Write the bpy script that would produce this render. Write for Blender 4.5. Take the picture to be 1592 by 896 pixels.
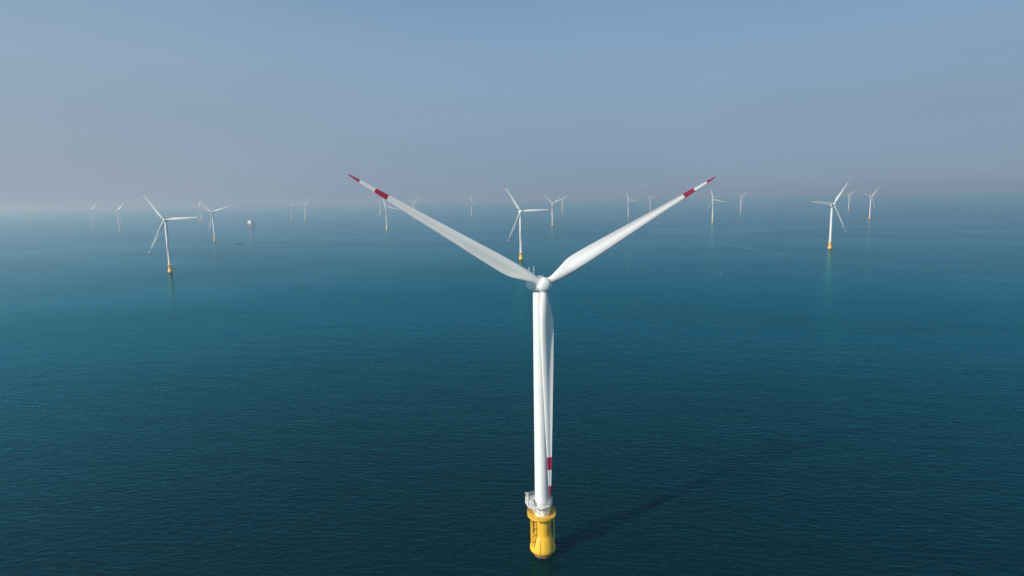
import bpy, bmesh, math, random
from mathutils import Matrix, Vector
R = math.radians
random.seed(7)
for o in list(bpy.data.objects): bpy.data.objects.remove(o)
sc = bpy.context.scene
C = sc.collection

# ------------------------------------------------------------ camera
CAM_H = 116.26
cam = bpy.data.cameras.new('camera'); cam.sensor_width = 36.0
cam.lens = 968.26 / 1592 * 36.0
cam.clip_start = 0.5; cam.clip_end = 60000
co = bpy.data.objects.new('camera', cam); C.objects.link(co)
co.matrix_world = Matrix.Translation((0, 0, CAM_H)) @ Matrix.Rotation(R(90 - 8.306), 4, 'X') @ Matrix.Rotation(R(-1.174), 4, 'Z')
sc.camera = co

# ------------------------------------------------------------ sky and sun
SUN_EL = 32.0
SUN_DIR = Vector((-0.808, -0.589, 0)).normalized()          # horizontal direction towards the sun
SKY_STRENGTH = 0.06
SUN_STRENGTH = 4.8
w = bpy.data.worlds.new('World'); sc.world = w; w.use_nodes = True
nt = w.node_tree; nt.nodes.clear()
sky = nt.nodes.new('ShaderNodeTexSky'); sky.sky_type = 'NISHITA'; sky.sun_disc = False
sky.sun_elevation = R(SUN_EL)
sky.sun_rotation = math.atan2(SUN_DIR.x, SUN_DIR.y)
sky.altitude = 0; sky.air_density = 1.0; sky.dust_density = 0.3; sky.ozone_density = 2.5
# hazy air over the sea: the clear-sky model is seen through a milky veil whose tone follows the elevation
# of the direction and is paler on the side of the sun
geo = nt.nodes.new('ShaderNodeNewGeometry'); neg = nt.nodes.new('ShaderNodeVectorMath'); neg.operation = 'SCALE'; neg.inputs['Scale'].default_value = -1
nt.links.new(geo.outputs['Incoming'], neg.inputs[0])
sxyz = nt.nodes.new('ShaderNodeSeparateXYZ'); nt.links.new(neg.outputs[0], sxyz.inputs[0])
def veil(stops):
    r = nt.nodes.new('ShaderNodeValToRGB'); e = r.color_ramp.elements
    r.color_ramp.interpolation = 'B_SPLINE'
    e[0].position = stops[0][0]; e[0].color = (*stops[0][1], 1); e[1].position = stops[-1][0]; e[1].color = (*stops[-1][1], 1)
    for p, c in stops[1:-1]: q = e.new(p); q.color = (*c, 1)
    nt.links.new(sxyz.outputs[2], r.inputs[0]); return r.outputs[0]
VEIL_FAR = [(0.0, (.226, .318, .450)), (.06, (.232, .326, .455)), (.15, (.250, .365, .500)), (.28, (.220, .375, .57)), (.42, (.085, .185, .34)), (1.0, (.05, .12, .26))]
VEIL_SUN = [(0.0, (.315, .375, .455)), (.06, (.320, .385, .465)), (.15, (.300, .395, .500)), (.28, (.285, .425, .58)), (.42, (.11, .21, .36)), (1.0, (.05, .12, .26))]
dt = nt.nodes.new('ShaderNodeVectorMath'); dt.operation = 'DOT_PRODUCT'; nt.links.new(neg.outputs[0], dt.inputs[0])
dt.inputs[1].default_value = (SUN_DIR.x, SUN_DIR.y, 0)
mr = nt.nodes.new('ShaderNodeMapRange'); mr.interpolation_type = 'SMOOTHSTEP'; nt.links.new(dt.outputs['Value'], mr.inputs[0])
mr.inputs[1].default_value = -0.72; mr.inputs[2].default_value = 0.22
mv = nt.nodes.new('ShaderNodeMix'); mv.data_type = 'RGBA'; nt.links.new(mr.outputs[0], mv.inputs[0])
nt.links.new(veil(VEIL_FAR), mv.inputs[6]); nt.links.new(veil(VEIL_SUN), mv.inputs[7])
sk = nt.nodes.new('ShaderNodeMix'); sk.data_type = 'RGBA'; sk.inputs[0].default_value = 0.94
up = nt.nodes.new('ShaderNodeVectorMath'); up.operation = 'SCALE'; up.inputs['Scale'].default_value = 1.0 / SKY_STRENGTH
skn = nt.nodes.new('ShaderNodeTexNoise'); skn.inputs['Scale'].default_value = 1.0; skn.inputs['Detail'].default_value = 5; skn.inputs['Roughness'].default_value = .55
skm = nt.nodes.new('ShaderNodeMapping'); skm.inputs['Scale'].default_value = (2.2, 2.2, 13); skm.inputs['Rotation'].default_value = (0, R(3), 0)
nt.links.new(neg.outputs[0], skm.inputs[0]); nt.links.new(skm.outputs[0], skn.inputs['Vector'])
skr = nt.nodes.new('ShaderNodeMapRange'); skr.inputs[1].default_value = .3; skr.inputs[2].default_value = .7; skr.inputs[3].default_value = .965; skr.inputs[4].default_value = 1.045
nt.links.new(skn.outputs[0], skr.inputs[0])
skx = nt.nodes.new('ShaderNodeVectorMath'); skx.operation = 'SCALE'; nt.links.new(mv.outputs[2], skx.inputs[0]); nt.links.new(skr.outputs[0], skx.inputs['Scale'])
nt.links.new(skx.outputs[0], up.inputs[0])
bg = nt.nodes.new('ShaderNodeBackground'); bg.inputs[1].default_value = SKY_STRENGTH
wo = nt.nodes.new('ShaderNodeOutputWorld')
nt.links.new(sky.outputs[0], sk.inputs[6]); nt.links.new(up.outputs[0], sk.inputs[7])
nt.links.new(sk.outputs[2], bg.inputs[0]); nt.links.new(bg.outputs[0], wo.inputs[0])

sl = bpy.data.lights.new('sun', 'SUN'); sl.energy = SUN_STRENGTH; sl.angle = R(0.6); sl.color = (1.0, 0.94, 0.86)
so = bpy.data.objects.new('sun', sl); C.objects.link(so)
to_sun = Vector((SUN_DIR.x * math.cos(R(SUN_EL)), SUN_DIR.y * math.cos(R(SUN_EL)), math.sin(R(SUN_EL))))
so.rotation_euler = to_sun.to_track_quat('Z', 'Y').to_euler(); so.location = (0, 0, 400)

vs = sc.view_settings
vs.view_transform = 'Standard'; vs.look = 'None'; vs.gamma = 1; vs.use_curve_mapping = False; vs.exposure = 0.0
sc.render.engine = 'CYCLES'
sc.cycles.max_bounces = 8; sc.cycles.volume_bounces = 4
sc.cycles.use_denoising = True

# ------------------------------------------------------------ helpers
def mat(name, col, rough=0.5, metal=0.0, noise=0.0, scale=1.0, spec=0.5, streaks=0.0):
    m = bpy.data.materials.new(name); m.use_nodes = True
    n = m.node_tree.nodes; l = m.node_tree.links; b = n['Principled BSDF']
    b.inputs['Base Color'].default_value = (*col, 1)
    b.inputs['Roughness'].default_value = rough; b.inputs['Metallic'].default_value = metal
    b.inputs['Specular IOR Level'].default_value = spec
    if noise:
        tc = n.new('ShaderNodeTexCoord'); mp = n.new('ShaderNodeMapping')
        mp.inputs['Scale'].default_value = (scale, scale, scale * (0.12 if streaks else 1))
        t = n.new('ShaderNodeTexNoise'); t.inputs['Scale'].default_value = 1.0; t.inputs['Detail'].default_value = 6
        cr = n.new('ShaderNodeMapRange'); cr.inputs[1].default_value = 0.35; cr.inputs[2].default_value = 0.75
        cr.inputs[3].default_value = 1.0; cr.inputs[4].default_value = 1.0 - noise
        mx = n.new('ShaderNodeMix'); mx.data_type = 'RGBA'; mx.blend_type = 'MULTIPLY'; mx.inputs[0].default_value = 1
        mx.inputs[6].default_value = (*col, 1)
        l.new(tc.outputs['Object'], mp.inputs[0]); l.new(mp.outputs[0], t.inputs['Vector']); l.new(t.outputs[0], cr.inputs[0])
        l.new(cr.outputs[0], mx.inputs[7]); l.new(mx.outputs[2], b.inputs['Base Color'])
        rr = n.new('ShaderNodeMapRange'); rr.inputs[3].default_value = rough - .08; rr.inputs[4].default_value = rough + .12
        l.new(t.outputs[0], rr.inputs[0]); l.new(rr.outputs[0], b.inputs['Roughness'])
    return m

M = dict(
    white=mat('white_paint', (0.84, 0.83, 0.79), 0.42, noise=0.16, scale=0.7, streaks=1),
    blade=mat('blade_gelcoat', (0.80, 0.79, 0.75), 0.38, noise=0.10, scale=0.35, streaks=1),
    red=mat('red_marking', (0.44, 0.008, 0.055), 0.45, noise=0.12, scale=1.2),
    yellow=mat('yellow_paint', (0.94, 0.54, 0.03), 0.42, noise=0.18, scale=0.7, streaks=1),
    rust=mat('weathered_splash_zone', (0.34, 0.17, 0.07), 0.7, noise=0.5, scale=1.6),
    grey=mat('grey_metal', (0.32, 0.34, 0.34), 0.5, noise=0.2, scale=1.5),
    dark=mat('dark_opening', (0.06, 0.065, 0.07), 0.6, noise=0.2, scale=2),
    palegrey=mat('pale_grey_cladding', (0.62, 0.63, 0.62), 0.5, noise=0.18, scale=0.5),
    hull=mat('dark_hull_paint', (0.03, 0.045, 0.06), 0.4, noise=0.2, scale=1),
    glass=mat('wheelhouse_glass', (0.02, 0.03, 0.04), 0.1),
    orange=mat('orange_paint', (0.6, 0.17, 0.04), 0.5, noise=0.2, scale=1),
)

def bm_new(): return bmesh.new()
def build(name, bm, m, parent=None, smooth=False, mats=None):
    me = bpy.data.meshes.new(name); bmesh.ops.recalc_face_normals(bm, faces=bm.faces[:]) ; bm.to_mesh(me); bm.free()
    for k in (mats or [m]): me.materials.append(k)
    if smooth:
        for p in me.polygons: p.use_smooth = True
        try: me.set_sharp_from_angle(angle=R(38))
        except Exception: pass
    o = bpy.data.objects.new(name, me); C.objects.link(o)
    if parent: o.parent = parent
    return o
def lathe(bm, prof, n=48, cx=0, cy=0, cap=True):
    rings = []
    for r, z in prof:
        rings.append([bm.verts.new((cx + r * math.cos(2 * math.pi * i / n), cy + r * math.sin(2 * math.pi * i / n), z)) for i in range(n)])
    for a, b in zip(rings, rings[1:]):
        for i in range(n): bm.faces.new((a[i], a[(i + 1) % n], b[(i + 1) % n], b[i]))
    if cap:
        bm.faces.new(rings[0][::-1]); bm.faces.new(rings[-1])
def tube(bm, pts, r, n=8, closed=False):
    pts = [Vector(p) for p in pts]; N = len(pts); rings = []
    for i, p in enumerate(pts):
        if closed: d = (pts[(i + 1) % N] - pts[i - 1])
        else: d = pts[min(i + 1, N - 1)] - pts[max(i - 1, 0)]
        d.normalize(); up = Vector((0, 0, 1)) if abs(d.z) < .9 else Vector((1, 0, 0))
        a = d.cross(up).normalized(); b = d.cross(a).normalized()
        rings.append([bm.verts.new(p + (a * math.cos(2 * math.pi * k / n) + b * math.sin(2 * math.pi * k / n)) * r) for k in range(n)])
    for i in range(N if closed else N - 1):
        A, B = rings[i], rings[(i + 1) % N]
        for k in range(n): bm.faces.new((A[k], A[(k + 1) % n], B[(k + 1) % n], B[k]))
    if not closed:
        bm.faces.new(rings[0]); bm.faces.new(rings[-1][::-1])
def box(bm, x0, x1, y0, y1, z0, z1, mtx=None, bev=0.0):
    r = bmesh.ops.create_cube(bm, size=1)['verts']
    for v in r:
        v.co = Vector(((x0 + x1) / 2 + v.co.x * (x1 - x0), (y0 + y1) / 2 + v.co.y * (y1 - y0), (z0 + z1) / 2 + v.co.z * (z1 - z0)))
    if bev:
        es = list({e for v in r for e in v.link_edges})
        g = bmesh.ops.bevel(bm, geom=es, offset=bev, segments=3, affect='EDGES', profile=.5)
        r = list({v for f in g['faces'] for v in f.verts} | {v for v in r if v.is_valid})
    if mtx is not None:
        for v in r: v.co = mtx @ v.co
def circle(r, z, n=32, a0=0, a1=360):
    full = (a1 - a0) >= 360
    k = n if full else n + 1
    return [(r * math.cos(R(a0 + (a1 - a0) * i / n)), r * math.sin(R(a0 + (a1 - a0) * i / n)), z) for i in range(k)]
def tag(o, label=None, cat=None, group=None, kind=None):
    if label: o['label'] = label
    if cat: o['category'] = cat
    if group: o['group'] = group
    if kind: o['kind'] = kind
    return o
def empty(name, loc, rz=0):
    o = bpy.data.objects.new(name, None); C.objects.link(o); o.location = loc; o.rotation_euler = (0, 0, rz)
    o.empty_display_size = 2; return o

# ------------------------------------------------------------ sea
def sea_material():
    m = bpy.data.materials.new('sea_water'); m.use_nodes = True
    n = m.node_tree.nodes; l = m.node_tree.links; b = n['Principled BSDF']
    tc = n.new('ShaderNodeTexCoord')
    def noise(sx, sy, rot, detail=3, rough=.5, dist=0.0, off=0):
        mp = n.new('ShaderNodeMapping'); mp.vector_type = 'POINT'
        mp.inputs['Rotation'].default_value = (0, 0, R(rot)); mp.inputs['Scale'].default_value = (sx, sy, 1)
        mp.inputs['Location'].default_value = (off, off * 1.7, 0)
        rt = n.new('ShaderNodeVectorRotate'); rt.rotation_type = 'Z_AXIS'; rt.inputs['Angle'].default_value = R(rot)
        mp.inputs['Rotation'].default_value = (0, 0, 0)
        t = n.new('ShaderNodeTexNoise'); t.noise_dimensions = '2D'; t.inputs['Scale'].default_value = 1
        t.inputs['Detail'].default_value = detail; t.inputs['Roughness'].default_value = rough; t.inputs['Distortion'].default_value = dist
        l.new(tc.outputs['Object'], rt.inputs['Vector']); l.new(rt.outputs[0], mp.inputs[0]); l.new(mp.outputs[0], t.inputs['Vector'])
        return t.outputs[0]
    def math_(op, a, bb, c=None):
        q = n.new('ShaderNodeMath'); q.operation = op
        for i, v in enumerate((a, bb, c)):
            if v is None: continue
            if isinstance(v, (int, float)): q.inputs[i].default_value = v
            else: l.new(v, q.inputs[i])
        return q.outputs[0]
    def rng(v, a, bb, c, d):
        q = n.new('ShaderNodeMapRange'); q.interpolation_type = 'SMOOTHSTEP'
        for i, k in enumerate((a, bb, c, d)): q.inputs[i + 1].default_value = k
        l.new(v, q.inputs[0]); return q.outputs[0]
    # wind waves: crests lie roughly across the view
    w1 = noise(1 / 5.4, 1 / 2.3, 6, 2, .5, .3)
    w2 = noise(1 / 2.7, 1 / 1.15, -9, 2, .5, .3, 31)
    w3 = noise(1 / 1.3, 1 / .6, 4, 2, .5, 0, 77)
    sw = noise(1 / 34.0, 1 / 13.0, 12, 2, .5, .2, 11)
    gust = noise(1 / 230.0, 1 / 90.0, 8, 4, .6, .8, 5)            # patches of livelier and calmer water
    h = math_('MULTIPLY', w1, 0.44)
    h = math_('MULTIPLY_ADD', w2, 0.17, h)
    h = math_('MULTIPLY_ADD', w3, 0.05, h)
    h = math_('MULTIPLY_ADD', sw, 0.5, h)
    # slicks: long winding lines of smoother water, each x = curve(y) on the sea
    sx = n.new('ShaderNodeSeparateXYZ'); l.new(tc.outputs['Object'], sx.inputs[0])
    wob = noise(1 / 60.0, 1 / 60.0, 0, 3, .5, 0, 41)
    def curve_slick(pts, width):
        pts = sorted((y, x) for x, y in pts); y0, y1 = pts[0][0], pts[-1][0]
        xs = [p[1] for p in pts]; x0, x1 = min(xs), max(xs) + 1
        fy = n.new('ShaderNodeMapRange'); l.new(sx.outputs[1], fy.inputs[0]); fy.inputs[1].default_value = y0; fy.inputs[2].default_value = y1
        fc = n.new('ShaderNodeFloatCurve'); cv = fc.mapping.curves[0]
        P = [((y - y0) / (y1 - y0), (x - x0) / (x1 - x0)) for y, x in pts]
        cv.points[0].location = P[0]; cv.points[1].location = P[-1]
        for q in P[1:-1]: cv.points.new(*q)
        fc.mapping.update(); l.new(fy.outputs[0], fc.inputs['Value'])
        xx = math_('MULTIPLY_ADD', fc.outputs[0], x1 - x0, x0)
        xx = math_('ADD', xx, math_('MULTIPLY', math_('SUBTRACT', wob, .5), width * 2.5))
        d = math_('ABSOLUTE', math_('SUBTRACT', sx.outputs[0], xx), 0)
        a = rng(d, 0, width, 1, 0)
        e = math_('MULTIPLY', rng(fy.outputs[0], 0, .12, 0, 1), rng(fy.outputs[0], .88, 1, 1, 0))
        return math_('MULTIPLY', a, e)
    slick = curve_slick([(625, 720), (612, 790), (601, 838), (586, 910), (571, 985), (520, 1008), (430, 1030)], 9)
    for q in (curve_slick([(1080, 1240), (1055, 1330), (1040, 1480), (993, 1732), (930, 1900)], 14),
              curve_slick([(540, 1050), (515, 1154), (500, 1290), (485, 1479), (450, 1600)], 16),
              math_('MULTIPLY', curve_slick([(165, 430), (120, 500), (90, 590), (40, 700), (-60, 820)], 6), .22),
              math_('MULTIPLY', curve_slick([(-75, 480), (-80, 560), (-60, 640), (-20, 760)], 7), .15)):
        slick = math_('MAXIMUM', slick, q)
    slick = math_('MULTIPLY', slick, rng(noise(1 / 60.0, 1 / 60.0, 0, 4, .65, 0, 9), .36, .62, .1, 1))
    amp = rng(gust, .25, .75, .92, 1.1)
    amp = math_('MULTIPLY', amp, math_('SUBTRACT', 1.0, math_('MULTIPLY', slick, .55)))
    tone = noise(1 / 600.0, 1 / 260.0, 15, 4, .55, .6, 21)
    bump = n.new('ShaderNodeBump'); bump.inputs['Distance'].default_value = 1.0
    l.new(math_('MULTIPLY', h, amp), bump.inputs['Height']); bump.inputs['Strength'].default_value = 1.0
    n.remove(b); df = n.new('ShaderNodeBsdfDiffuse'); gl = n.new('ShaderNodeBsdfGlossy'); fr = n.new('ShaderNodeFresnel'); ms = n.new('ShaderNodeMixShader')
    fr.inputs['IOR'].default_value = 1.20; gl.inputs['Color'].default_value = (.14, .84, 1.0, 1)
    # reflected tone: water-tinted when looked at steeply, neutral at grazing angles
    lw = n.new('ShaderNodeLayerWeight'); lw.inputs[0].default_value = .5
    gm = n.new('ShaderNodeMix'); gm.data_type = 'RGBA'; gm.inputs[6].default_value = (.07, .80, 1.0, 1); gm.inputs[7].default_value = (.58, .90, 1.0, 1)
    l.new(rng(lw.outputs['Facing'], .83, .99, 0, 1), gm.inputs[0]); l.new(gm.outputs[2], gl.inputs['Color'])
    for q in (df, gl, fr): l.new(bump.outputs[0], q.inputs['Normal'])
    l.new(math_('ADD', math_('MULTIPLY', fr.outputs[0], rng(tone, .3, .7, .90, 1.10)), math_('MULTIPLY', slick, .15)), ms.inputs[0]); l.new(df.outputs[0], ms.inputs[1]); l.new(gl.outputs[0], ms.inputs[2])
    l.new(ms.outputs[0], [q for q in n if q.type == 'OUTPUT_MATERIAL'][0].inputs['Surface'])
    # turbid water: body colour drifts slowly between green and blue
    mx = n.new('ShaderNodeMix'); mx.data_type = 'RGBA'
    l.new(rng(tone, .3, .7, 0, 1), mx.inputs[0])
    mx.inputs[6].default_value = (0.0006, 0.014, 0.013, 1); mx.inputs[7].default_value = (0.0006, 0.0125, 0.016, 1)
    mx2 = n.new('ShaderNodeMix'); mx2.data_type = 'RGBA'
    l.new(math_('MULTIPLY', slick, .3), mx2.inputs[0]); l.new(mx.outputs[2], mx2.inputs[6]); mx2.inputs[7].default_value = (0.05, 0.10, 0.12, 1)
    l.new(mx2.outputs[2], df.inputs['Color'])
    l.new(rng(gust, .25, .75, .13, .17), gl.inputs['Roughness'])
    return m
bm = bm_new()
S = 20000
for a, bb, c, d in ((-S, S, -S, S),):
    v = [bm.verts.new(p) for p in ((a, c, 0), (bb, c, 0), (bb, d, 0), (a, d, 0))]; bm.faces.new(v)
sea = build('sea', bm, sea_material()); tag(sea, kind='structure')

# ------------------------------------------------------------ haze
HAZE_DENSITY = 2.2e-4
bm = bm_new(); box(bm, -20500, 20500, -20500, 20500, -1.0, 165.0)
hm = bpy.data.materials.new('haze_air'); hm.use_nodes = True
hn = hm.node_tree; hn.nodes.clear()
pv = hn.nodes.new('ShaderNodeVolumePrincipled'); ho = hn.nodes.new('ShaderNodeOutputMaterial')
pv.inputs['Color'].default_value = (0.56, 0.82, 1.0, 1); pv.inputs['Density'].default_value = HAZE_DENSITY
pv.inputs['Absorption Color'].default_value = (1, 1, 1, 1)
pv.inputs['Anisotropy'].default_value = 0.46
hn.links.new(pv.outputs[0], ho.inputs['Volume'])
haze = build('haze', bm, hm); tag(haze, kind='stuff')

# ------------------------------------------------------------ wind turbine
HUB = Vector((0, -5.3, 90.0)); TILT = R(-4.5); CONE = R(1.5); YAW = R(13.0)
CH = [(1.6, 2.3, 1.0), (3.4, 2.35, 1.0), (5.2, 2.95, .74), (8, 4.1, .46), (11.5, 4.75, .33), (16, 4.5, .27), (22, 4.0, .24),
      (31, 3.2, .21), (43, 2.25, .19), (52.2, 1.55, .18), (56.1, 1.25, .18), (60.9, .8, .18), (63.6, .42, .18), (64.5, .08, .2)]
def blade_mesh():
    bm = bm_new(); N = 28
    rs = []
    for (a, b) in zip(CH, CH[1:]):
        k = max(1, int((b[0] - a[0]) / 1.6))
        if b[0] > 51: k = max(1, int((b[0] - a[0]) / 1.3))
        for i in range(k):
            t = i / k; rs.append(tuple(a[j] + (b[j] - a[j]) * t for j in range(3)))
    rs.append(CH[-1])
    # smooth the chord curve a little
    sm = []
    for i, s in enumerate(rs):
        lo, hi = max(0, i - 1), min(len(rs) - 1, i + 1)
        if s[0] > 4 and s[0] < 50: sm.append((s[0], (rs[lo][1] + 2 * s[1] + rs[hi][1]) / 4, (rs[lo][2] + 2 * s[2] + rs[hi][2]) / 4))
        else: sm.append(s)
    rings = []
    for r, c, t in sm:
        f = min(1, max(0, (r - 3.4) / 8.0)); f = f * f * (3 - 2 * f)      # circle -> aerofoil
        ax = 0.5 + (0.34 - 0.5) * f                                        # pitch axis position on the chord
        tw = R(20 * max(0, 1 - r / 42) ** 1.2 * f + 2) * -1
        pre = -1.1 * (r / 66.3) ** 2
        ring = []
        for i in range(N):
            th = 2 * math.pi * i / N
            xc = 0.5 * (1 - math.cos(th))                                  # 0 at leading edge, 1 at trailing edge
            s = 1 if th < math.pi else -1
            ya = 5 * t * (0.2969 * math.sqrt(max(xc, 0)) - 0.126 * xc - 0.3516 * xc ** 2 + 0.2843 * xc ** 3 - 0.1036 * xc ** 4)
            yc = 0.5 * math.sqrt(max(0, 1 - (2 * xc - 1) ** 2)) * min(1, t)
            y = s * (ya * f + yc * (1 - f)) + f * 0.03 * 4 * xc * (1 - xc)
            if s < 0 and xc > .38: y += f * .055 * math.sin(math.pi * (xc - .38) / .62) ** 1.3     # hollow aft part of the pressure side
            px = (ax - xc) * c; py = y * c
            ring.append(bm.verts.new((px * math.cos(tw) - py * math.sin(tw), px * math.sin(tw) + py * math.cos(tw) + pre, r)))
        rings.append(ring)
    for (A, B), (sa, sb) in zip(zip(rings, rings[1:]), zip(sm, sm[1:])):
        mid = (sa[0] + sb[0]) / 2
        red = mid > 60.9 or 52.2 < mid < 56.1
        for i in range(N):
            fc = bm.faces.new((A[i], A[(i + 1) % N], B[(i + 1) % N], B[i])); fc.material_index = 1 if red else 0
    bm.faces.new(rings[0][::-1]); fc = bm.faces.new(rings[-1]); fc.material_index = 1
    return bm
def rot_mtx(phi):
    return Matrix.Translation(HUB) @ Matrix.Rotation(TILT, 4, 'X') @ Matrix.Rotation(R(90 - phi), 4, 'Y') @ Matrix.Rotation(CONE, 4, 'X')
def gallery(bm, r, z, h=1.15, n=20, pr=.045, rails=(.5, 1.0), a0=0, a1=360):
    for k in rails: tube(bm, circle(r, z + h * k, 40, a0, a1), pr, 6, closed=(a1 - a0 >= 360))
    for i in range(n + (0 if a1 - a0 >= 360 else 1)):
        a = R(a0 + (a1 - a0) * i / n); x, y = r * math.cos(a), r * math.sin(a)
        tube(bm, [(x, y, z), (x, y, z + h)], pr, 6)

def make_turbine(detail=True):
    root = empty('wind_turbine', (0, 0, 0), YAW)
    # monopile emerging from the water
    bm = bm_new(); lathe(bm, [(3.0, -0.9), (3.0, 1.9)], 48); build('pile', bm, M['rust'], root, True)
    # yellow transition piece: column over a flared skirt
    bm = bm_new()
    lathe(bm, [(3.2, 1.5), (4.15, 1.75), (4.24, 2.1), (4.2, 2.9), (3.6, 4.9), (2.95, 7.0), (2.86, 7.1), (2.86, 7.4), (2.76, 7.45),
               (2.76, 8.3), (2.82, 8.35), (2.82, 8.55), (2.76, 8.6), (2.76, 10.1), (2.82, 10.15), (2.82, 10.35), (2.76, 10.4), (2.76, 11.9),
               (2.82, 11.95), (2.82, 12.15), (2.76, 12.2), (2.76, 12.9), (3.1, 13.45), (3.1, 13.6)], 64)
    tp = build('transition_piece', bm, M['yellow'], root, True)
    # work platform with kick plate and rail
    bm = bm_new(); lathe(bm, [(3.12, 13.3), (4.2, 13.62), (4.62, 13.66), (4.62, 14.12), (4.5, 14.12), (4.5, 13.95), (2.4, 13.95)], 48, cap=False)
    for i in range(12):
        a = 2 * math.pi * i / 12
        tube(bm, [(2.8 * math.cos(a), 2.8 * math.sin(a), 12.1), (4.35 * math.cos(a), 4.35 * math.sin(a), 13.62)], .09, 6)
    for v in bm.verts:
        if (v.co.x ** 2 + v.co.y ** 2) > 9.8: v.co.x -= .3
    wp = build('work_platform', bm, M['yellow'], root, True)
    if detail:
        bm = bm_new(); gallery(bm, 4.56, 14.1, 1.2, 22, .06, (.35, .68, 1.0))
        for v in bm.verts: v.co.x -= .3
        build('railing', bm, M['yellow'], wp, True)
    # tower
    prof = [(2.42, 13.97), (2.42, 14.15), (2.34, 14.2)]
    for k in range(1, 25):
        z = 14.2 + (87.9 - 14.2) * k / 24
        r = 2.34 + (1.98 - 2.34) * (k / 24) ** 1.4
        prof.append((r, z))
        if detail and k in (6, 14, 24): prof += [(r + .035, z + .02), (r + .035, z + .18), (r, z + .2)]
    bm = bm_new(); lathe(bm, prof, 64); tw = build('tower', bm, M['white'], root, True)
    if detail:
        # white upper gallery hugging the tower above the yellow deck
        bm = bm_new()
        n = 10; ro, ri = 4.35, 2.5
        V = []
        for i in range(n):
            a = 2 * math.pi * (i + .5) / n
            V.append([bm.verts.new((r * math.cos(a), r * math.sin(a), z)) for r, z in ((ri, 17.45), (ro, 17.45), (ro, 17.33), (ri, 17.33), (2.38, 14.6))])
        for i in range(n):
            A, B = V[i], V[(i + 1) % n]
            bm.faces.new((A[0], A[1], B[1], B[0])); bm.faces.new((A[1], A[2], B[2], B[1])); bm.faces.new((A[2], A[3], B[3], B[2]))
        for i in range(n):
            a = 2 * math.pi * (i + .5) / n; c_, s_ = math.cos(a), math.sin(a)
            tube(bm, [(4.25 * c_, 4.25 * s_, 17.22), (2.36 * c_, 2.36 * s_, 14.8)], .11, 6)
        for v in bm.verts:
            if v.co.z > 16: v.co.x -= .95; v.co.y += .75
        gp = build('upper_gallery', bm, M['white'], root)
        # mesh-clad parapet panels of the gallery
        bm = bm_new()
        for i in range(n):
            a, b = 2 * math.pi * (i + .5) / n, 2 * math.pi * (i + 1.5) / n
            p, q = Vector((ro * math.cos(a), ro * math.sin(a), 0)), Vector((ro * math.cos(b), ro * math.sin(b), 0))
            tube(bm, [p + Vector((0, 0, 17.3)), p + Vector((0, 0, 19.6))], .07, 6)
            for z in (18.0, 18.6, 19.1, 19.6): tube(bm, [p + Vector((0, 0, z)), q + Vector((0, 0, z))], .05, 6)
            if i in (1, 2, 3, 4, 8, 9):
                d = (q - p).normalized() * .12; nn = Vector((-d.y, d.x, 0)).normalized() * .03
                pp = [p + d, q - d]
                vv = [bm.verts.new(x + s * nn + Vector((0, 0, z))) for s in (-1, 1) for x in pp for z in (17.47, 18.25)]
                for f in ((0, 1, 3, 2), (4, 6, 7, 5), (0, 4, 5, 1), (2, 3, 7, 6), (1, 5, 7, 3), (0, 2, 6, 4)): bm.faces.new([vv[k] for k in f])
        for v in bm.verts: v.co.x -= .95; v.co.y += .75
        build('parapet', bm, M['white'], gp)
        # slewing davit on the left of the gallery
        bm = bm_new()
        tube(bm, [(-4.0, .6, 17.4), (-4.0, .6, 21.6)], .17, 8); tube(bm, [(-4.0, .6, 21.5), (-5.0, -.9, 22.4)], .13, 8)
        tube(bm, [(-4.0, .6, 20.2), (-5.0, -.9, 22.3)], .07, 6); tube(bm, [(-5.0, -.9, 22.3), (-5.0, -.9, 21.4)], .04, 6)
        box(bm, -4.35, -3.65, .3, .95, 19.2, 19.9)
        for v in bm.verts: v.co.x -= .8
        build('davit_crane', bm, M['white'], root, True)
        bm = bm_new(); box(bm, -4.4, -3.2, -1.7, -.4, 17.46, 19.2, bev=.05); build('switch_cabinet', bm, M['palegrey'], root)
        # boat landing on the left: two fender tubes, rungs, stand-offs
        bm = bm_new()
        for s in (-.75, .75):
            x0, y0 = -4.0, -1.4 + s
            tube(bm, [(x0, y0, 4.2), (x0, y0, 12.6), (x0 + .9, y0 + .1, 13.5)], .2, 10)
            for z in (5.6, 7.6, 9.8, 12.2):
                tube(bm, [(x0, y0, z), (-2.3, y0 * .6, z)], .13, 8)
        build('boat_landing', bm, M['yellow'], root, True)
        bm = bm_new()
        for s in (-.25, .25): tube(bm, [(-3.7, -1.4 + s, 5), (-3.7, -1.4 + s, 13.6)], .06, 6)
        for i in range(26): tube(bm, [(-3.7, -1.65, 5.1 + i * .33), (-3.7, -1.15, 5.1 + i * .33)], .035, 5)
        build('ladder', bm, M['yellow'], root, True)
        # cable protection tube on the right, with two brackets
        bm = bm_new(); tube(bm, [(3.55, -1.2, 3.2), (3.55, -1.2, 13.3)], .17, 10)
        for z in (5.6, 11.4): tube(bm, [(3.55, -1.2, z), (2.2, -.8, z)], .1, 8)
        build('cable_tube', bm, M['yellow'], root, True)
        # dark cable running down over the skirt
        bm = bm_new()
        def at(r, z, a): return (r * math.cos(R(a)), r * math.sin(R(a)), z)
        tube(bm, [at(2.95, 7.2, -117), at(3.66, 4.9, -117), at(4.26, 2.9, -116), at(4.30, 2.1, -116), at(3.3, 1.3, -116), at(3.08, -.3, -116)], .06, 6)
        build('cable', bm, M['dark'], root, True)
        # anodes and lifting lugs on the skirt
        for a in (-40, -75, -150, 40, 100, 160):
            bm = bm_new(); q = Matrix.Rotation(R(a), 4, 'Z'); box(bm, 3.7, 4.2, -.12, .12, 2.1, 3.1, q, .03); build('lifting_lug', bm, M['yellow'], root)
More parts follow.
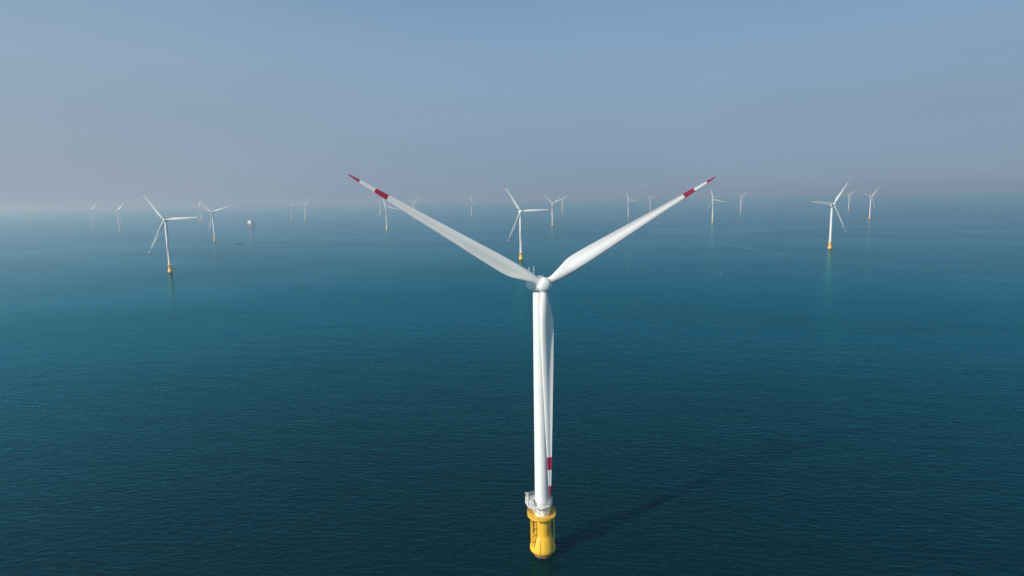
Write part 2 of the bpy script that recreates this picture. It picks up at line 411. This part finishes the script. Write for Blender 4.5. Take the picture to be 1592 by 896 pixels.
    # nacelle
    N_ = Matrix.Translation(HUB) @ Matrix.Rotation(TILT, 4, 'X')
    bm = bm_new()
    secs = [(2.0, 1.75, -1.7, 1.55), (2.6, 2.1, -1.85, 1.6), (6.5, 2.35, -2.0, 1.62), (11.0, 2.35, -2.1, 1.6), (13.6, 2.2, -1.75, 1.55), (14.4, 1.8, -1.0, 1.4)]
    rings = []
    for y, hw, zb, zt in secs:
        rg = []; rad = .75
        for cx_, cz_, a0 in ((hw - rad, zt - rad * .6, 0), (-hw + rad, zt - rad * .6, 90), (-hw + rad, zb + rad, 180), (hw - rad, zb + rad, 270)):
            rz = rad * .6 if a0 < 180 else rad
            for k in range(6):
                a = R(a0 + 18 * k); rg.append(bm.verts.new(N_ @ Vector((cx_ + rad * math.cos(a), y, cz_ + rz * math.sin(a)))))
        rings.append(rg)
    for A, B in zip(rings, rings[1:]):
        for i in range(24): bm.faces.new((A[i], A[(i + 1) % 24], B[(i + 1) % 24], B[i]))
    bm.faces.new(rings[0]); bm.faces.new(rings[-1][::-1])
    nac = build('nacelle', bm, M['white'], root, True)
    if detail:
        for (y0, y1) in ((4.4, 6.6), (7.2, 9.2), (9.8, 11.6)):
            bm = bm_new()
            box(bm, -2.42, -2.2, y0, y1, -.9, .55, N_)
            for k in range(5): box(bm, -2.5, -2.35, y0 + .05, y1 - .05, -.8 + k * .27, -.68 + k * .27, N_)
            build('side_louvre', bm, M['white'], nac)
        bm = bm_new()
        lathe(bm, [(2.06, 87.55), (2.12, 87.6), (2.12, 88.05), (2.0, 88.1)], 48); build('yaw_collar', bm, M['grey'], root, True)
        bm = bm_new()
        for x in (-1.55, 1.55):
            for z in (.35, .7): tube(bm, [N_ @ Vector((x, 5.2, 1.6 + z)), N_ @ Vector((x, 12.0, 1.6 + z))], .035, 5)
            for k in range(7): tube(bm, [N_ @ Vector((x, 5.2 + k * 1.133, 1.5)), N_ @ Vector((x, 5.2 + k * 1.133, 2.3))], .035, 5)
        build('roof_rail', bm, M['white'], nac)
        for x, y, h in ((-.5, 9.2, 3.6), (-1.3, 11.9, 3.4)):
            bm = bm_new(); tube(bm, [N_ @ Vector((x, y, 1.5)), N_ @ Vector((x, y, 1.5 + h))], .07, 6)
            tube(bm, [N_ @ Vector((x - .45, y, 1.3 + h * .85)), N_ @ Vector((x + .45, y, 1.3 + h * .85))], .04, 6)
            bmesh.ops.create_icosphere(bm, subdivisions=1, radius=.16, matrix=Matrix.Translation(N_ @ Vector((x, y, 1.55 + h))))
            build('wind_sensor_mast', bm, M['white'], nac)
    # hub with rounded nose
    bm = bm_new(); pr = []
    for k in range(13):
        a = R(90 * k / 12); pr.append((2.25 * math.cos(a) ** .85 if k < 12 else 0.02, 1.9 * math.sin(a) + .45))
    prof = [(1.7, -2.0), (2.05, -1.9), (2.25, -1.1)] + pr
    lathe(bm, prof, 48)
    q = N_ @ Matrix.Rotation(R(90), 4, 'X')
    for v in bm.verts: v.co = q @ v.co
    hub = build('hub', bm, M['white'], root, True)
    # blades
    bmk = blade_mesh(); b0 = build('blade', bmk, None, root, True, [M['blade'], M['red']])
    for k in range(3):
        b = b0 if k == 0 else b0.copy()
        if k: C.objects.link(b); b.parent = root
        b.matrix_local = rot_mtx(120 * k); b['k'] = k
    if detail:
        for k in range(3):
            bm = bm_new(); lathe(bm, [(1.15, 1.5), (1.32, 1.55), (1.32, 2.3), (1.17, 2.35)], 36)
            c = build('root_collar', bm, M['palegrey'], root, True); c.matrix_local = rot_mtx(120 * k); c['k'] = k
    return root
def set_phase(root, phi):
    for ch in root.children:
        if 'k' in ch: ch.matrix_local = rot_mtx(phi + 120 * ch['k'])
def copy_tree(o, parent=None):
    c = o.copy(); C.objects.link(c)
    if parent: c.parent = parent
    for ch in list(o.children): copy_tree(ch, c)
    return c

G = 'wind turbines of the offshore wind farm'
main = make_turbine(True); main.location = (8.4, 190.3, 0); set_phase(main, 28.9)
tag(main, 'huge white wind turbine in the foreground, two red-banded blades raised in a V, yellow base', 'wind turbine', G)
proto = make_turbine(False)
FAR = [
 (-2848.7, 3716.6, 5, 'faint wind turbine alone at the far left, almost lost in the haze'),
 (-2201.2, 3303.2, 52, 'small hazy wind turbine, second from the left, right of the faintest one'),
 (-1729.8, 2769.4, 50, 'small hazy wind turbine, third from the left, beside the large left one'),
 (-580.2, 1054.1, 3.5, 'large wind turbine on the left, yellow base, one blade pointing level to the right'),
 (-2039.2, 4100.3, 60, 'far faint wind turbine just beyond the level blade tip, left one of a close pair'),
 (-1822.8, 3700.6, 92, 'far faint wind turbine with one blade straight up, right one of a close pair'),
 (-903.8, 1905.2, 18, 'middle-sized wind turbine with blades in a V, left of the substation'),
 (-1340.2, 3838.1, 30, 'far thin wind turbine right of the substation, left one of two neighbours'),
 (-1221.8, 3728.4, 48, 'far wind turbine with a raised blade right of the substation'),
 (-936.3, 4525.5, 90, 'very faint wind turbine just left of the one under the red blade band'),
 (-474.1, 2393.3, 105, 'mid-distance wind turbine directly under the red band of the big left blade'),
 (-573.0, 3709.4, 42, 'far wind turbine partly hidden behind the big left blade, right of the red band'),
 (-252.8, 4083.7, 97, 'far wind turbine standing alone above the big left blade, left of the centre one'),
 (18.0, 1150.8, 2, 'wind turbine whose yellow base touches the big left blade near the foreground hub'),
 (164.6, 2465.0, 20, 'wind turbine with a V of blades just above and right of the foreground hub'),
 (355.6, 4307.1, 40, 'far faint wind turbine beside the small white boat, right of the foreground hub'),
 (620.8, 3304.5, 108, 'far wind turbine above the middle of the big right blade, left one of two'),
 (976.8, 4383.6, 15, 'very far wind turbine whose foot is hidden by the big right blade'),
 (791.0, 2451.1, 107, 'wind turbine right under the red tip of the big right blade'),
 (1364.6, 3716.3, 34, 'far wind turbine right of the big right blade tip, blade hanging beside its tower'),
 (636.9, 1241.9, 53.5, 'large wind turbine on the right with a yellow base and its reflection on the water'),
 (2014.5, 3733.2, 33, 'far small wind turbine just behind and right of the large right one'),
 (1448.6, 2523.6, 44, 'rightmost wind turbine, seen half from the side, with a boat at its foot'),
]
for i, (x, y, ph, lab) in enumerate(FAR):
    t = proto if i == 0 else copy_tree(proto)
    t.location = (x, y, 0); set_phase(t, ph); tag(t, lab, 'wind turbine', G)

# ------------------------------------------------------------ offshore substation
sub = empty('offshore_substation', (-1212, 2926, 0), R(-30))
tag(sub, 'white box-shaped offshore substation on legs standing in the hazy sea on the left', 'substation')
for sx in (-1, 1):
    for sy in (-1, 1):
        bm = bm_new(); tube(bm, [(sx * 11, sy * 8, -.9), (sx * 9.5, sy * 7, 15.5)], 1.1, 12); build('leg', bm, M['orange'], sub, True)
bm = bm_new()
for sx in (-1, 1):
    tube(bm, [(sx * 11, -8, 1), (sx * 9.6, 7, 14.5)], .45, 8); tube(bm, [(sx * 11, 8, 1), (sx * 9.6, -7, 14.5)], .45, 8)
for sy in (-1, 1):
    tube(bm, [(-11, sy * 8, 1), (9.6, sy * 7, 14.5)], .45, 8); tube(bm, [(11, sy * 8, 1), (-9.6, sy * 7, 14.5)], .45, 8)
build('cross_bracing', bm, M['orange'], sub, True)
bm = bm_new(); box(bm, -15, 15, -11, 11, 15.5, 16.9); box(bm, -13, 13, -9.5, 9.5, 21.8, 22.3); build('deck', bm, M['grey'], sub)
bm = bm_new(); box(bm, -13, 11, -9, 9, 22.3, 31, bev=.3); box(bm, -12.5, 12.5, -9, 9, 16.9, 21.8)
tp = build('switchgear_module', bm, M['white'], sub)
for k in range(5):
    bm = bm_new(); box(bm, -11.5 + k * 4.6, -9 + k * 4.6, -9.2, -8.9, 18, 20.6); build('vent', bm, M['dark'], tp)
bm = bm_new(); box(bm, -8, -2, -5, 5, 31, 34, bev=.2); build('roof_house', bm, M['palegrey'], sub)
bm = bm_new(); tube(bm, [(12, -5, 22), (12, -5, 36)], .7, 10); tube(bm, [(12, -5, 35), (2, -8, 39)], .45, 8); build('deck_crane', bm, M['orange'], sub, True)
bm = bm_new(); lathe(bm, [(.6, 0), (9, .3), (9, 1), (.6, 1)], 16, 14, 6)
for v in bm.verts: v.co.z += 31.5
build('helipad', bm, M['grey'], sub)

# ------------------------------------------------------------ boats and buoys
def boat(name, loc, rz, L, hullm, label, group=None, house=True):
    r = empty(name, loc, rz); bm = bm_new(); W = L * .13
    st = [(-.5, .8, .9), (-.2, 1, .9), (.15, 1, 1.0), (.35, .7, 1.2), (.5, .05, 1.5)]
    rg = []
    for t, wd, h in st:
        x = t * L; hh = h * L * .1
        rg.append([bm.verts.new(p) for p in ((x, -W * wd, hh), (x, -W * wd * .75, -.3), (x, W * wd * .75, -.3), (x, W * wd, hh))])
    for A, B in zip(rg, rg[1:]):
        for i in range(4): bm.faces.new((A[i], A[(i + 1) % 4], B[(i + 1) % 4], B[i]))
    bm.faces.new(rg[0][::-1]); bm.faces.new(rg[-1]); build('hull', bm, hullm, r)
    if house:
        bm = bm_new(); box(bm, -L * .18, L * .18, -W * .7, W * .7, L * .09, L * .2, bev=.15); c = build('cabin', bm, M['white'], r)
        bm = bm_new(); box(bm, L * .175, L * .186, -W * .6, W * .6, L * .14, L * .18); build('windscreen', bm, M['glass'], c)
    else:
        bm = bm_new(); box(bm, -L * .35, -L * .2, -W * .6, W * .6, L * .08, L * .15, bev=.1); build('cabin', bm, M['grey'], r)
    bm = bm_new(); tube(bm, [(-L * .1, 0, L * .1), (-L * .1, 0, L * .36)], L * .008, 6); build('mast', bm, M['grey'], r)
    return tag(r, label, 'boat', group)
boat('workboat', (-779, 1788, 0), R(5), 16, M['hull'], 'small dark low workboat on open water below the substation', None, False)
boat('workboat', (405, 4705, 0), R(70), 22, M['white'], 'tiny white boat beside a far turbine, right of the foreground hub')
boat('workboat', (2354, 3236, 0), R(30), 14, M['white'], 'tiny white boat alone in the haze at the far right')
boat('crew_boat', (1434, 2508, 0), R(8), 19, M['orange'], 'crew boat moored at the foot of the rightmost turbine')
for x, y, lab in ((187, 991, 'small white float on open water below the big right blade'),
                  (303, 895, 'small white float on open water left of the large right turbine')):
    r = empty('marker_buoy', (x, y, 0)); bm = bm_new(); lathe(bm, [(.15, -.3), (.5, -.1), (.5, .4), (.2, .6)], 16); build('float', bm, M['white'], r, True)
    bm = bm_new(); tube(bm, [(0, 0, .5), (0, 0, 1.6)], .06, 6); build('staff', bm, M['white'], r); tag(r, lab, 'buoy', 'floats on the open water')
